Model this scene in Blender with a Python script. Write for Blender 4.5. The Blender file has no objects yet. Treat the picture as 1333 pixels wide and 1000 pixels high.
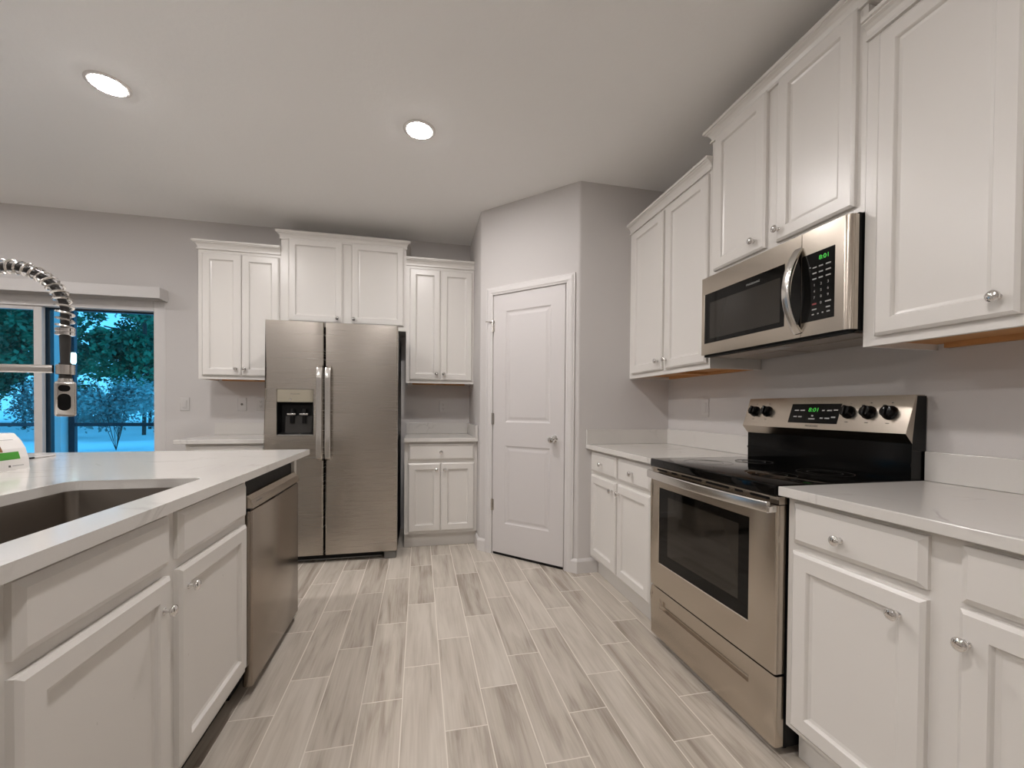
import bpy, bmesh, math, random
from mathutils import Vector, Matrix
R = math.radians
C = bpy.context.scene.collection
sc = bpy.context.scene

# ------------------------------------------------------------------ camera
f_px, cy_px, yaw, pitch, roll, cam_h = 544.54, 538.6, 0.2177, -0.0123, -0.0077, 1.1515
cd = bpy.data.cameras.new('camera'); cam = bpy.data.objects.new('camera', cd); C.objects.link(cam)
cd.sensor_fit = 'HORIZONTAL'; cd.sensor_width = 36; cd.lens = 36 * f_px / 1333
cd.shift_y = (cy_px - 500) / 1333; cd.clip_start = .02; cd.clip_end = 300
cam.matrix_world = (Matrix.Translation((0, 0, cam_h)) @ Matrix.Rotation(-yaw, 4, 'Z')
                    @ Matrix.Rotation(math.pi / 2 + pitch, 4, 'X') @ Matrix.Rotation(-roll, 4, 'Z'))
sc.camera = cam

# ------------------------------------------------------------------ world (dusk sky) and exposure
w = bpy.data.worlds.new('dusk'); sc.world = w; w.use_nodes = True
nt = w.node_tree; bg = nt.nodes['Background']
tc = nt.nodes.new('ShaderNodeTexCoord'); sx = nt.nodes.new('ShaderNodeSeparateXYZ'); rp = nt.nodes.new('ShaderNodeValToRGB')
nt.links.new(tc.outputs['Generated'], sx.inputs[0]); nt.links.new(sx.outputs['Z'], rp.inputs[0]); nt.links.new(rp.outputs[0], bg.inputs[0])
rp.color_ramp.elements[0].position = 0.0; rp.color_ramp.elements[0].color = (.11, .46, .80, 1)
rp.color_ramp.elements[1].position = .7; rp.color_ramp.elements[1].color = (.085, .47, .92, 1)
bg.inputs[1].default_value = 2.2
sc.view_settings.view_transform = 'Standard'; sc.view_settings.look = 'None'
sc.view_settings.gamma = 1; sc.view_settings.use_curve_mapping = False
sc.view_settings.exposure = 0.0
LAMP = 395.0                       # strength of each ceiling lens
LAMP_COL = (1.0, .952, .93)
sc.cycles.use_denoising = True
sc.cycles.max_bounces = 10; sc.cycles.diffuse_bounces = 6; sc.cycles.glossy_bounces = 5
sc.cycles.sample_clamp_indirect = 6

# ------------------------------------------------------------------ room dimensions
XR, YB, ZC = 1.785, 4.093, 2.735
XA, YA, XB, YS = .477, 3.368, 1.084, 2.7534
XL, YFR = -5.6, -7.0
ZK, ZU = .905, 1.369
YR1, RW = 1.9055, .7618
YR2 = YR1 - RW
BC, UB, CT = .6008, .3141, .6432

# ------------------------------------------------------------------ materials
def new_mat(name):
    m = bpy.data.materials.new(name); m.use_nodes = True
    return m, m.node_tree, m.node_tree.nodes['Principled BSDF']
def node(nt, t, **k):
    n = nt.nodes.new(t)
    for a, b in k.items(): setattr(n, a, b)
    return n
def mathn(nt, op, a, b=None, c=None):
    n = nt.nodes.new('ShaderNodeMath'); n.operation = op
    for i, v in enumerate((a, b, c)):
        if v is None: continue
        if isinstance(v, (int, float)): n.inputs[i].default_value = v
        else: nt.links.new(v, n.inputs[i])
    return n.outputs[0]
def paint(name, col, rough, bump=0, bscale=60, spec=.5, var=.0):
    m, nt, b = new_mat(name)
    b.inputs['Base Color'].default_value = (*col, 1); b.inputs['Roughness'].default_value = rough
    b.inputs['Specular IOR Level'].default_value = spec
    t = node(nt, 'ShaderNodeTexCoord')
    n = node(nt, 'ShaderNodeTexNoise'); n.inputs['Scale'].default_value = bscale; n.inputs['Detail'].default_value = 4
    nt.links.new(t.outputs['Object'], n.inputs['Vector'])
    if bump:
        bp = node(nt, 'ShaderNodeBump'); bp.inputs['Strength'].default_value = bump; bp.inputs['Distance'].default_value = .003
        nt.links.new(n.outputs[0], bp.inputs['Height']); nt.links.new(bp.outputs[0], b.inputs['Normal'])
    mx = node(nt, 'ShaderNodeMapRange'); mx.inputs[3].default_value = max(0, rough - .05); mx.inputs[4].default_value = rough + .05
    nt.links.new(n.outputs[0], mx.inputs[0]); nt.links.new(mx.outputs[0], b.inputs['Roughness'])
    return m
def steel(name, col, rough, scale, bump=.002):
    m, nt, b = new_mat(name)
    b.inputs['Metallic'].default_value = 1; b.inputs['Base Color'].default_value = (*col, 1)
    t = node(nt, 'ShaderNodeTexCoord'); mp = node(nt, 'ShaderNodeMapping'); mp.inputs['Scale'].default_value = scale
    n = node(nt, 'ShaderNodeTexNoise'); n.inputs['Scale'].default_value = 1; n.inputs['Detail'].default_value = 3
    nt.links.new(t.outputs['Object'], mp.inputs[0]); nt.links.new(mp.outputs[0], n.inputs['Vector'])
    mx = node(nt, 'ShaderNodeMapRange'); mx.inputs[3].default_value = rough - .015; mx.inputs[4].default_value = rough + .015
    nt.links.new(n.outputs[0], mx.inputs[0]); nt.links.new(mx.outputs[0], b.inputs['Roughness'])
    bp = node(nt, 'ShaderNodeBump'); bp.inputs['Strength'].default_value = bump; bp.inputs['Distance'].default_value = .001
    nt.links.new(n.outputs[0], bp.inputs['Height']); nt.links.new(bp.outputs[0], b.inputs['Normal'])
    return m
def emit(name, col, s):
    m, nt, b = new_mat(name)
    b.inputs['Base Color'].default_value = (*col, 1)
    b.inputs['Emission Color'].default_value = (*col, 1); b.inputs['Emission Strength'].default_value = s
    return m

M = {}
M['wall'] = paint('wall_paint', (.60, .578, .566), .75, .08, 140, .3)
M['ceil'] = paint('ceiling_paint', (.90, .895, .885), .9, .3, 28, .2)
M['cab'] = paint('cabinet_paint', (.715, .692, .66), .30, .02, 40)
M['trim'] = paint('trim_paint', (.66, .64, .63), .38, .02, 40)
M['door'] = paint('door_paint', (.63, .605, .60), .42, .05, 90)
M['steel'] = steel('brushed_steel', (.50, .46, .415), .27, (1.5, 1.5, 420))
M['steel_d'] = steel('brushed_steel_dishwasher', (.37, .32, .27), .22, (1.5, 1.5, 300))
M['steel_v'] = steel('brushed_steel_oven', (.56, .50, .43), .23, (420, 420, 1.5))
M['bright'] = steel('satin_steel', (.74, .72, .69), .2, (3, 3, 200))
M['chrome'] = steel('chrome', (.82, .81, .80), .09, (30, 30, 30), 0)
M['nickel'] = steel('nickel', (.55, .52, .48), .16, (30, 30, 30), 0)
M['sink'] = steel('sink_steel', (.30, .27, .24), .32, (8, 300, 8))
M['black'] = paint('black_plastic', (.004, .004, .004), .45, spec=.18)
M['blackgloss'] = paint('black_enamel', (.003, .003, .003), .12, spec=.28)
M['ovenglass'] = paint('black_glass', (.003, .0027, .0024), .05, spec=.22)
M['ovenwin'] = paint('oven_window_glass', (.022, .0185, .0145), .06, spec=.4)
M['grey'] = paint('grey_plastic', (.16, .155, .145), .4)
M['white'] = paint('white_plastic', (.60, .582, .568), .3)
M['white2'] = paint('white_card', (.80, .78, .76), .45)
M['legend'] = paint('legend_print', (.34, .34, .33), .5)
M['redlegend'] = paint('red_print', (.25, .04, .04), .5)
M['darkprint'] = paint('dark_print', (.10, .095, .09), .5)
M['burner'] = paint('burner_print', (.035, .033, .03), .3)
M['platedark'] = paint('dark_grey_plastic', (.022, .020, .018), .3)
M['dispenser'] = paint('champagne_plastic', (.30, .27, .21), .35)
M['green'] = paint('green_card', (.06, .30, .035), .45)
M['brown'] = paint('brown_card', (.25, .11, .04), .5)
M['vinyl'] = paint('white_vinyl', (.62, .60, .59), .35)
M['alu'] = paint('dark_aluminium', (.012, .03, .05), .4)
M['column'] = paint('column_paint', (.74, .80, .82), .6)
M['concrete'] = paint('concrete', (.35, .36, .36), .85, .3, 20)
M['ground'] = paint('pale_lawn', (.74, .80, .82), .9, .6, 3)
M['hose'] = paint('rubber_hose', (.03, .028, .026), .4)
M['lens'] = emit('lamp_lens', LAMP_COL, LAMP)
M['clock'] = emit('clock_green', (.07, .8, .08), .12)
M['lantern'] = emit('lantern_glass', (.8, 1, .95), 3)
M['ring'] = paint('lamp_trim', (.72, .69, .67), .4)
M['filter'] = steel('vent_filter', (.55, .50, .45), .35, (300, 300, 300), .3)

# raw wood
m, nt, b = new_mat('raw_wood'); M['wood'] = m
t = node(nt, 'ShaderNodeTexCoord'); mp = node(nt, 'ShaderNodeMapping'); mp.inputs['Scale'].default_value = (3, 30, 30)
n = node(nt, 'ShaderNodeTexNoise'); n.inputs['Scale'].default_value = 2; n.inputs['Detail'].default_value = 5
cr = node(nt, 'ShaderNodeValToRGB'); cr.color_ramp.elements[0].color = (.42, .19, .06, 1); cr.color_ramp.elements[1].color = (.66, .36, .15, 1)
nt.links.new(t.outputs['Object'], mp.inputs[0]); nt.links.new(mp.outputs[0], n.inputs['Vector']); nt.links.new(n.outputs[0], cr.inputs[0]); nt.links.new(cr.outputs[0], b.inputs['Base Color'])
b.inputs['Roughness'].default_value = .6

# quartz
m, nt, b = new_mat('white_quartz'); M['quartz'] = m
g = node(nt, 'ShaderNodeNewGeometry')
n1 = node(nt, 'ShaderNodeTexNoise'); n1.inputs['Scale'].default_value = 2.6; n1.inputs['Detail'].default_value = 7; n1.inputs['Distortion'].default_value = 1.4
n2 = node(nt, 'ShaderNodeTexNoise'); n2.inputs['Scale'].default_value = 3.2; n2.inputs['Detail'].default_value = 3
n3 = node(nt, 'ShaderNodeTexNoise'); n3.inputs['Scale'].default_value = 160; n3.inputs['Detail'].default_value = 2
for q in (n1, n2, n3): nt.links.new(g.outputs['Position'], q.inputs['Vector'])
v = mathn(nt, 'ABSOLUTE', mathn(nt, 'SUBTRACT', n1.outputs[0], .5))
v = mathn(nt, 'SUBTRACT', 1, mathn(nt, 'MULTIPLY', v, 38)); v = mathn(nt, 'MAXIMUM', v, 0)
msk = mathn(nt, 'MULTIPLY', mathn(nt, 'SUBTRACT', n2.outputs[0], .50), 5); msk = mathn(nt, 'MINIMUM', mathn(nt, 'MAXIMUM', msk, 0), 1)
v = mathn(nt, 'MULTIPLY', v, msk); v = mathn(nt, 'MULTIPLY', v, .55)
v = mathn(nt, 'ADD', v, mathn(nt, 'MULTIPLY', mathn(nt, 'SUBTRACT', n3.outputs[0], .5), .12))
mix = node(nt, 'ShaderNodeMix', data_type='RGBA'); nt.links.new(v, mix.inputs['Factor'])
mix.inputs['A'].default_value = (.66, .64, .61, 1); mix.inputs['B'].default_value = (.36, .34, .32, 1)
nt.links.new(mix.outputs['Result'], b.inputs['Base Color']); b.inputs['Roughness'].default_value = .14

# floor tiles : 0.1545 x 0.605 wood look planks, each course stepped a third
m, nt, b = new_mat('wood_look_tile'); M['floor'] = m
g = node(nt, 'ShaderNodeNewGeometry'); s = node(nt, 'ShaderNodeSeparateXYZ'); nt.links.new(g.outputs['Position'], s.inputs[0])
W_, L_ = .1545, .605
u = mathn(nt, 'DIVIDE', mathn(nt, 'ADD', s.outputs['X'], .060), W_)
col = mathn(nt, 'FLOOR', u)
vv = mathn(nt, 'DIVIDE', mathn(nt, 'SUBTRACT', mathn(nt, 'SUBTRACT', s.outputs['Y'], 1.895), mathn(nt, 'MULTIPLY', col, .2000)), L_)
row = mathn(nt, 'FLOOR', vv)
fu = mathn(nt, 'FRACT', u); fv = mathn(nt, 'FRACT', vv)
du = mathn(nt, 'MULTIPLY', mathn(nt, 'MINIMUM', fu, mathn(nt, 'SUBTRACT', 1, fu)), W_)
dv = mathn(nt, 'MULTIPLY', mathn(nt, 'MINIMUM', fv, mathn(nt, 'SUBTRACT', 1, fv)), L_)
dmin = mathn(nt, 'MINIMUM', du, dv)
gm = node(nt, 'ShaderNodeMapRange'); gm.inputs[1].default_value = .0012; gm.inputs[2].default_value = .0024; gm.inputs[3].default_value = 1; gm.inputs[4].default_value = 0
nt.links.new(dmin, gm.inputs[0])
cb = node(nt, 'ShaderNodeCombineXYZ'); nt.links.new(col, cb.inputs[0]); nt.links.new(row, cb.inputs[1])
wn = node(nt, 'ShaderNodeTexWhiteNoise', noise_dimensions='2D'); nt.links.new(cb.outputs[0], wn.inputs['Vector'])
gx = mathn(nt, 'ADD', mathn(nt, 'MULTIPLY', s.outputs['X'], 17), mathn(nt, 'MULTIPLY', wn.outputs['Value'], 91))
gy = mathn(nt, 'ADD', mathn(nt, 'MULTIPLY', s.outputs['Y'], 1.7), mathn(nt, 'MULTIPLY', wn.outputs['Value'], 37))
gv = node(nt, 'ShaderNodeCombineXYZ'); nt.links.new(gx, gv.inputs[0]); nt.links.new(gy, gv.inputs[1])
na = node(nt, 'ShaderNodeTexNoise'); na.inputs['Scale'].default_value = 1; na.inputs['Detail'].default_value = 5; na.inputs['Distortion'].default_value = .9
nt.links.new(gv.outputs[0], na.inputs['Vector'])
gv2 = node(nt, 'ShaderNodeVectorMath', operation='MULTIPLY'); gv2.inputs[1].default_value = (7, 2.2, 1); nt.links.new(gv.outputs[0], gv2.inputs[0])
nb = node(nt, 'ShaderNodeTexNoise'); nb.inputs['Scale'].default_value = 1; nb.inputs['Detail'].default_value = 3; nb.inputs['Distortion'].default_value = .4
nt.links.new(gv2.outputs[0], nb.inputs['Vector'])
gr = mathn(nt, 'ADD', mathn(nt, 'MULTIPLY', na.outputs[0], .75), mathn(nt, 'MULTIPLY', nb.outputs[0], .25))
gr = mathn(nt, 'ADD', gr, mathn(nt, 'MULTIPLY', mathn(nt, 'SUBTRACT', wn.outputs['Value'], .5), .20))
cr = node(nt, 'ShaderNodeValToRGB'); e = cr.color_ramp.elements
e[0].position = .28; e[0].color = (.295, .252, .21, 1); e[1].position = .68; e[1].color = (.61, .56, .495, 1)
k = cr.color_ramp.elements.new(.46); k.color = (.485, .435, .375, 1)
nt.links.new(gr, cr.inputs[0])
mix = node(nt, 'ShaderNodeMix', data_type='RGBA'); nt.links.new(gm.outputs[0], mix.inputs['Factor']); nt.links.new(cr.outputs[0], mix.inputs['A']); mix.inputs['B'].default_value = (.70, .65, .58, 1)
nt.links.new(mix.outputs['Result'], b.inputs['Base Color'])
rr = node(nt, 'ShaderNodeMapRange'); rr.inputs[3].default_value = .27; rr.inputs[4].default_value = .8; nt.links.new(gm.outputs[0], rr.inputs[0]); nt.links.new(rr.outputs[0], b.inputs['Roughness'])
bp = node(nt, 'ShaderNodeBump'); bp.inputs['Strength'].default_value = .25; bp.inputs['Distance'].default_value = .001; bp.invert = True
nt.links.new(mathn(nt, 'ADD', gm.outputs[0], mathn(nt, 'MULTIPLY', nb.outputs[0], .25)), bp.inputs['Height']); nt.links.new(bp.outputs[0], b.inputs['Normal'])

# clear pane
m = bpy.data.materials.new('window_glass'); m.use_nodes = True; nt = m.node_tree; nt.nodes.remove(nt.nodes['Principled BSDF']); M['glass'] = m
tr = node(nt, 'ShaderNodeBsdfTransparent'); tr.inputs[0].default_value = (.86, .96, .97, 1)
gl = node(nt, 'ShaderNodeBsdfGlossy'); gl.inputs['Roughness'].default_value = .02
lw = node(nt, 'ShaderNodeFresnel'); lw.inputs[0].default_value = 1.22; mx = node(nt, 'ShaderNodeMixShader')
nt.links.new(lw.outputs[0], mx.inputs[0]); nt.links.new(tr.outputs[0], mx.inputs[1]); nt.links.new(gl.outputs[0], mx.inputs[2])
nt.links.new(mx.outputs[0], nt.nodes['Material Output'].inputs[0])

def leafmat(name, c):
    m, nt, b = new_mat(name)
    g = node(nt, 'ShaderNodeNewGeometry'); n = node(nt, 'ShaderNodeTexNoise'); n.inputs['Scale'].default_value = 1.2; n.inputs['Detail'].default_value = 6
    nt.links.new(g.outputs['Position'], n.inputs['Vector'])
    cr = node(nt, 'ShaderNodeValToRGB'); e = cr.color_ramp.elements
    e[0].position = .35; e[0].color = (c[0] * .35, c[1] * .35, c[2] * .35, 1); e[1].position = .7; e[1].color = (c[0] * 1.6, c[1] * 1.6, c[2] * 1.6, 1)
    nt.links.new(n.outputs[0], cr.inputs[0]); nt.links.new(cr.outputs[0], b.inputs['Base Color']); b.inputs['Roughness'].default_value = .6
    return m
M['leaf_a'] = leafmat('dark_foliage', (.02, .16, .085)); M['leaf_b'] = leafmat('pale_foliage', (.05, .24, .13))
M['bark'] = paint('bark', (.05, .05, .045), .9, .5, 10)

# ------------------------------------------------------------------ mesh helpers
def box(bm, x0, x1, y0, y1, z0, z1, bev=0, seg=2, edges=None):
    vs = [bm.verts.new(p) for p in ((x0, y0, z0), (x1, y0, z0), (x1, y1, z0), (x0, y1, z0), (x0, y0, z1), (x1, y0, z1), (x1, y1, z1), (x0, y1, z1))]
    fs = [bm.faces.new([vs[i] for i in f]) for f in ((0, 3, 2, 1), (4, 5, 6, 7), (0, 1, 5, 4), (1, 2, 6, 5), (2, 3, 7, 6), (3, 0, 4, 7))]
    if bev:
        es = list({e for f in fs for e in f.edges})
        if edges: es = [e for e in es if edges((e.verts[0].co + e.verts[1].co) / 2)]
        bmesh.ops.bevel(bm, geom=es, offset=bev, segments=seg, affect='EDGES', profile=.5)
def rect_loops(bm, x0, x1, z0, z1, loops, cap0=True, cap1=True):
    prev = None; first = None
    for ins, y in loops:
        r = [bm.verts.new(p) for p in ((x0 + ins, y, z0 + ins), (x1 - ins, y, z0 + ins), (x1 - ins, y, z1 - ins), (x0 + ins, y, z1 - ins))]
        if prev:
            for i in range(4): bm.faces.new((prev[i], prev[(i + 1) % 4], r[(i + 1) % 4], r[i]))
        else: first = r
        prev = r
    if cap1: bm.faces.new(prev)
    if cap0: bm.faces.new(first[::-1])
def panel_slab(bm, x0, x1, z0, z1, yf, yb, panels, prof, edge=.0):
    """slab whose front (y=yf) carries recessed panels; prof = [(inset, depth)...] from the panel border"""
    xs = sorted({x0, x1} | {p[0] for p in panels} | {p[1] for p in panels}); zs = sorted({z0, z1} | {p[2] for p in panels} | {p[3] for p in panels})
    def inp(x, z): return any(p[0] < x < p[1] and p[2] < z < p[3] for p in panels)
    for i in range(len(xs) - 1):
        for j in range(len(zs) - 1):
            if not inp((xs[i] + xs[i + 1]) / 2, (zs[j] + zs[j + 1]) / 2):
                bm.faces.new([bm.verts.new(p) for p in ((xs[i], yf, zs[j]), (xs[i + 1], yf, zs[j]), (xs[i + 1], yf, zs[j + 1]), (xs[i], yf, zs[j + 1]))])
    for p in panels: rect_loops(bm, *p, [(0, yf)] + [(a, yf + d) for a, d in prof], cap0=False)
    bm.faces.new([bm.verts.new(p) for p in ((x0, yb, z1), (x1, yb, z1), (x1, yb, z0), (x0, yb, z0))])
    for i in range(len(xs) - 1):
        for z in (z0, z1): bm.faces.new([bm.verts.new(p) for p in ((xs[i], yf, z), (xs[i], yb, z), (xs[i + 1], yb, z), (xs[i + 1], yf, z))])
    for j in range(len(zs) - 1):
        for x in (x0, x1): bm.faces.new([bm.verts.new(p) for p in ((x, yf, zs[j]), (x, yb, zs[j]), (x, yb, zs[j + 1]), (x, yf, zs[j + 1]))])
    bmesh.ops.remove_doubles(bm, verts=bm.verts, dist=1e-5)
def lathe(bm, prof, org=(0, 0, 0), axis='-Y', n=20, ang=0):
    """prof [(r, h)...] revolved round an axis through org"""
    rings = []
    for r, h in prof:
        ring = []
        for i in range(n):
            a = 2 * math.pi * i / n; c, s_ = r * math.cos(a), r * math.sin(a)
            p = {'-Y': (c, -h, s_), 'Z': (c, s_, h), '-Z': (c, -s_, -h), '-X': (-h, c, s_)}[axis]
            ring.append(bm.verts.new((org[0] + p[0], org[1] + p[1], org[2] + p[2])))
        rings.append(ring)
    for a, b_ in zip(rings, rings[1:]):
        for i in range(n): bm.faces.new((a[i], a[(i + 1) % n], b_[(i + 1) % n], b_[i]))
    bm.faces.new(rings[0][::-1]); bm.faces.new(rings[-1])
def prism(bm, poly, x0, x1):
    """polygon of (y,z) extruded along x"""
    a = [bm.verts.new((x0, p[0], p[1])) for p in poly]; b_ = [bm.verts.new((x1, p[0], p[1])) for p in poly]
    n = len(poly)
    for i in range(n): bm.faces.new((a[i], a[(i + 1) % n], b_[(i + 1) % n], b_[i]))
    bm.faces.new(a[::-1]); bm.faces.new(b_)
def sweep(bm, pts, sect, up=Vector((0, 0, 1)), cap=True):
    """section [(a,b)] swept along points; a along side vector, b along normal"""
    pts = [Vector(p) for p in pts]; rings = []
    side = None
    for i, p in enumerate(pts):
        t = (pts[min(i + 1, len(pts) - 1)] - pts[max(i - 1, 0)]).normalized()
        if side is None:
            side = t.cross(up)
            if side.length < 1e-3: side = t.cross(Vector((1, 0, 0)))
        side = (side - t * side.dot(t)).normalized(); nr = side.cross(t)
        rings.append([bm.verts.new(p + side * a + nr * b_) for a, b_ in sect])
    n = len(sect)
    for a, b_ in zip(rings, rings[1:]):
        for i in range(n): bm.faces.new((a[i], a[(i + 1) % n], b_[(i + 1) % n], b_[i]))
    if cap: bm.faces.new(rings[0][::-1]); bm.faces.new(rings[-1])
def circ(r, n=12): return [(r * math.cos(2 * math.pi * i / n), r * math.sin(2 * math.pi * i / n)) for i in range(n)]
def rrect(a, b_, r, n=3):
    out = []
    for cx, cy, s0 in ((a - r, b_ - r, 0), (-a + r, b_ - r, 90), (-a + r, -b_ + r, 180), (a - r, -b_ + r, 270)):
        for i in range(n + 1):
            t = R(s0 + 90 * i / n); out.append((cx + r * math.cos(t), cy + r * math.sin(t)))
    return out
def miter_sweep(bm, path, prof):
    """prof [(out, z)] closed polygon swept along a 2D path; out is to the right-hand side of travel"""
    P = [Vector(p) for p in path]; rings = []
    def nrm(a, b_): d = (b_ - a).normalized(); return Vector((d.y, -d.x))
    for i, p in enumerate(P):
        if i == 0: o = nrm(P[0], P[1])
        elif i == len(P) - 1: o = nrm(P[-2], P[-1])
        else:
            a, b_ = nrm(P[i - 1], p), nrm(p, P[i + 1]); o = (a + b_) / (1 + a.dot(b_))
        rings.append([bm.verts.new((p.x + o.x * q, p.y + o.y * q, z)) for q, z in prof])
    n = len(prof)
    for a, b_ in zip(rings, rings[1:]):
        for i in range(n): bm.faces.new((a[i], a[(i + 1) % n], b_[(i + 1) % n], b_[i]))
    bm.faces.new(rings[0][::-1]); bm.faces.new(rings[-1])
def obj(name, bm, mat, parent=None, smooth=False, mtx=None, label=None, ang=32, sharpn=True):
    if mtx is not None: bm.transform(mtx)
    bmesh.ops.recalc_face_normals(bm, faces=bm.faces)
    if smooth:
        for f_ in bm.faces: f_.smooth = True
        for e_ in bm.edges:
            if len(e_.link_faces) == 2 and e_.calc_face_angle(0) > R(ang): e_.smooth = False
    me = bpy.data.meshes.new(name); bm.to_mesh(me); bm.free()
    me.materials.append(M[mat] if isinstance(mat, str) else mat)
    o = bpy.data.objects.new(name, me); C.objects.link(o)
    if parent: o.parent = parent
    if label: o['label'] = label
    return o
def thing(name, label, cat, loc=(0, 0, 0), rz=0, group=None):
    o = bpy.data.objects.new(name, None); C.objects.link(o); o.empty_display_size = .1
    o.location = loc; o.rotation_euler = (0, 0, rz); o['label'] = label; o['category'] = cat
    if group: o['group'] = group
    return o
def tag(o, label, cat, group=None):
    o['label'] = label; o['category'] = cat
    if group: o['group'] = group
    return o
def struct(o): o['kind'] = 'structure'; return o
B = bmesh.new
def text(name, body, size, mat, parent, mtx, width=None):
    cu = bpy.data.curves.new('lettering', 'FONT'); cu.body = body; cu.size = size; cu.align_x = 'CENTER'; cu.align_y = 'CENTER'; cu.extrude = .0002
    to = bpy.data.objects.new('lettering', cu); C.objects.link(to)
    dg = bpy.context.evaluated_depsgraph_get(); me = bpy.data.meshes.new_from_object(to.evaluated_get(dg))
    bpy.data.objects.remove(to); bpy.data.curves.remove(cu)
    if width:
        xs = [v_.co.x for v_ in me.vertices]; k_ = width / (max(xs) - min(xs)); me.transform(Matrix.Diagonal((k_, 1, 1, 1)))
    me.transform(mtx @ Matrix.Rotation(R(90), 4, 'X'))
    me.materials.clear(); me.materials.append(M[mat]); me.name = name
    o = bpy.data.objects.new(name, me); C.objects.link(o); o.parent = parent
    return o
T = Matrix.Translation

# ------------------------------------------------------------------ room shell
bm = B(); box(bm, XL, XR + .12, YFR, YB + .12, -.1, 0); struct(obj('floor', bm, 'floor'))
bm = B(); box(bm, XL, XR + .12, YFR, YB + .12, ZC, ZC + .1); struct(obj('ceiling', bm, 'ceil'))
SX0, SX1, SZ = -3.93, -2.10, 2.03          # sliding door opening
bm = B()
box(bm, XL - .12, SX0, YB, YB + .14, 0, ZC); box(bm, SX1, XR + .12, YB, YB + .14, 0, ZC); box(bm, SX0, SX1, YB, YB + .14, SZ, ZC)
struct(obj('wall_back', bm, 'wall'))
bm = B(); box(bm, XR, XR + .12, YFR, YB, 0, ZC); struct(obj('wall_right', bm, 'wall'))
bm = B(); box(bm, XL - .12, XL, YFR, YB, 0, ZC); struct(obj('wall_left', bm, 'wall'))
bm = B(); box(bm, XL - .12, XR + .12, YFR - .12, YFR, 0, ZC); struct(obj('wall_front', bm, 'wall'))
# pantry closet corner, built as a solid block with softened corner beads
bm = B()
poly = [(XA, YB), (XA, YA), (XB, YS), (XR, YS), (XR, YB)]
lo = [bm.verts.new((*p, 0)) for p in poly]; hi = [bm.verts.new((*p, ZC)) for p in poly]
for i in range(5): bm.faces.new((lo[i], lo[(i + 1) % 5], hi[(i + 1) % 5], hi[i]))
bm.faces.new(lo[::-1]); bm.faces.new(hi)
bm.edges.ensure_lookup_table()
es = [e_ for e_ in bm.edges if abs(e_.verts[0].co.z - e_.verts[1].co.z) > 1 and (e_.verts[0].co.xy - Vector((XA, YA))).length < .01 or abs(e_.verts[0].co.z - e_.verts[1].co.z) > 1 and (e_.verts[0].co.xy - Vector((XB, YS))).length < .01]
bmesh.ops.bevel(bm, geom=es, offset=.012, segments=4, affect='EDGES', profile=.5)
struct(obj('wall_pantry', bm, 'wall', smooth=True))

# baseboards
BBP = [(0, 0), (.015, 0), (.015, .082), (.011, .092), (.006, .100), (0, .100)]
pw = Vector((XB - XA, YS - YA)).normalized(); PA = math.atan2(pw.y, pw.x)
def pwp(u_): return (XA + pw.x * u_, YA + pw.y * u_)
bm = B(); miter_sweep(bm, [(XA, YB - .5477), (XA, YA), pwp(.068)], BBP); struct(obj('baseboard_pantry_left', bm, 'trim'))
bm = B(); miter_sweep(bm, [pwp(.818), (XB, YS), (XR - .5477 - .004, YS)], BBP); struct(obj('baseboard_pantry_right', bm, 'trim'))
bm = B(); miter_sweep(bm, [(SX1 + .01, YB), (-1.74, YB)], BBP); struct(obj('baseboard_back', bm, 'trim'))
bm = B(); miter_sweep(bm, [(XL, YFR), (XL, YB), (SX0 - .01, YB)], BBP); struct(obj('baseboard_left', bm, 'trim'))
bm = B(); miter_sweep(bm, [(XR, .2), (XR, YFR)], BBP); struct(obj('baseboard_right', bm, 'trim'))

# ------------------------------------------------------------------ pantry door
dr = thing('door_1', 'white two-panel pantry door in the angled corner wall', 'door', (XA, YA, 0), PA); dr['kind'] = 'structure'
bm = B()   # jamb stop recess + casing, local frame: x along the wall, -y into the room
cp = [(0, 0), (.012, 0), (.014, .010), (.018, .018), (.018, .040), (.015, .050), (.011, .056), (.011, .064), (0, .064)]
for (xa, sgn) in ((.132, -1), (.770, 1)):
    vs0 = []; vs1 = []
    for d_, o_ in cp:
        vs0.append(bm.verts.new((xa + sgn * o_, -d_, 0))); vs1.append(bm.verts.new((xa + sgn * o_, -d_, 2.043 + o_)))
    for i in range(len(cp)): bm.faces.new((vs0[i], vs0[(i + 1) % len(cp)], vs1[(i + 1) % len(cp)], vs1[i]))
    bm.faces.new(vs0)
    if sgn < 0: left = vs1
for i in range(len(cp)):
    a, b_ = left[i], left[(i + 1) % len(cp)]; bm.faces.new((a, b_, vs1[(i + 1) % len(cp)], vs1[i]))
bmesh.ops.remove_doubles(bm, verts=bm.verts, dist=1e-6)
obj('casing', bm, 'trim', dr)
bm = B(); panel_slab(bm, .142, .759, .020, 2.034, -.007, 0.0, [(.255, .646, 1.045, 1.905), (.255, .646, .255, .862)],
                     [(.006, .004), (.014, .0062), (.022, .0062), (.040, .0025)])
obj('door_panel', bm, 'door', dr)
for z_ in (1.80, 1.07, .39):
    bm = B(); lathe(bm, [(.0065, -.045), (.0065, .045)], (.136, -.016, z_), 'Z', 10); box(bm, .130, .150, -.012, -.0068, z_ - .044, z_ + .044)
    if z_ == 1.80:
        sweep(bm, [(.136, -.016, z_ + .03), (.10, -.035, z_ + .035), (.085, -.045, z_ + .034)], circ(.004, 8)); sweep(bm, [(.136, -.016, z_ + .03), (.155, -.03, z_ + .02)], circ(.004, 8))
    obj('hinge', bm, 'nickel', dr, smooth=True)
bm = B(); lathe(bm, [(.028, .004), (.030, .007), (.026, .012), (.012, .016), (.011, .030), (.018, .036), (.027, .046), (.028, .056), (.022, .065), (.008, .069)], (.680, 0, .931), '-Y', 24)
obj('door_knob', bm, 'chrome', dr, smooth=True, label='chrome door knob')
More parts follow.
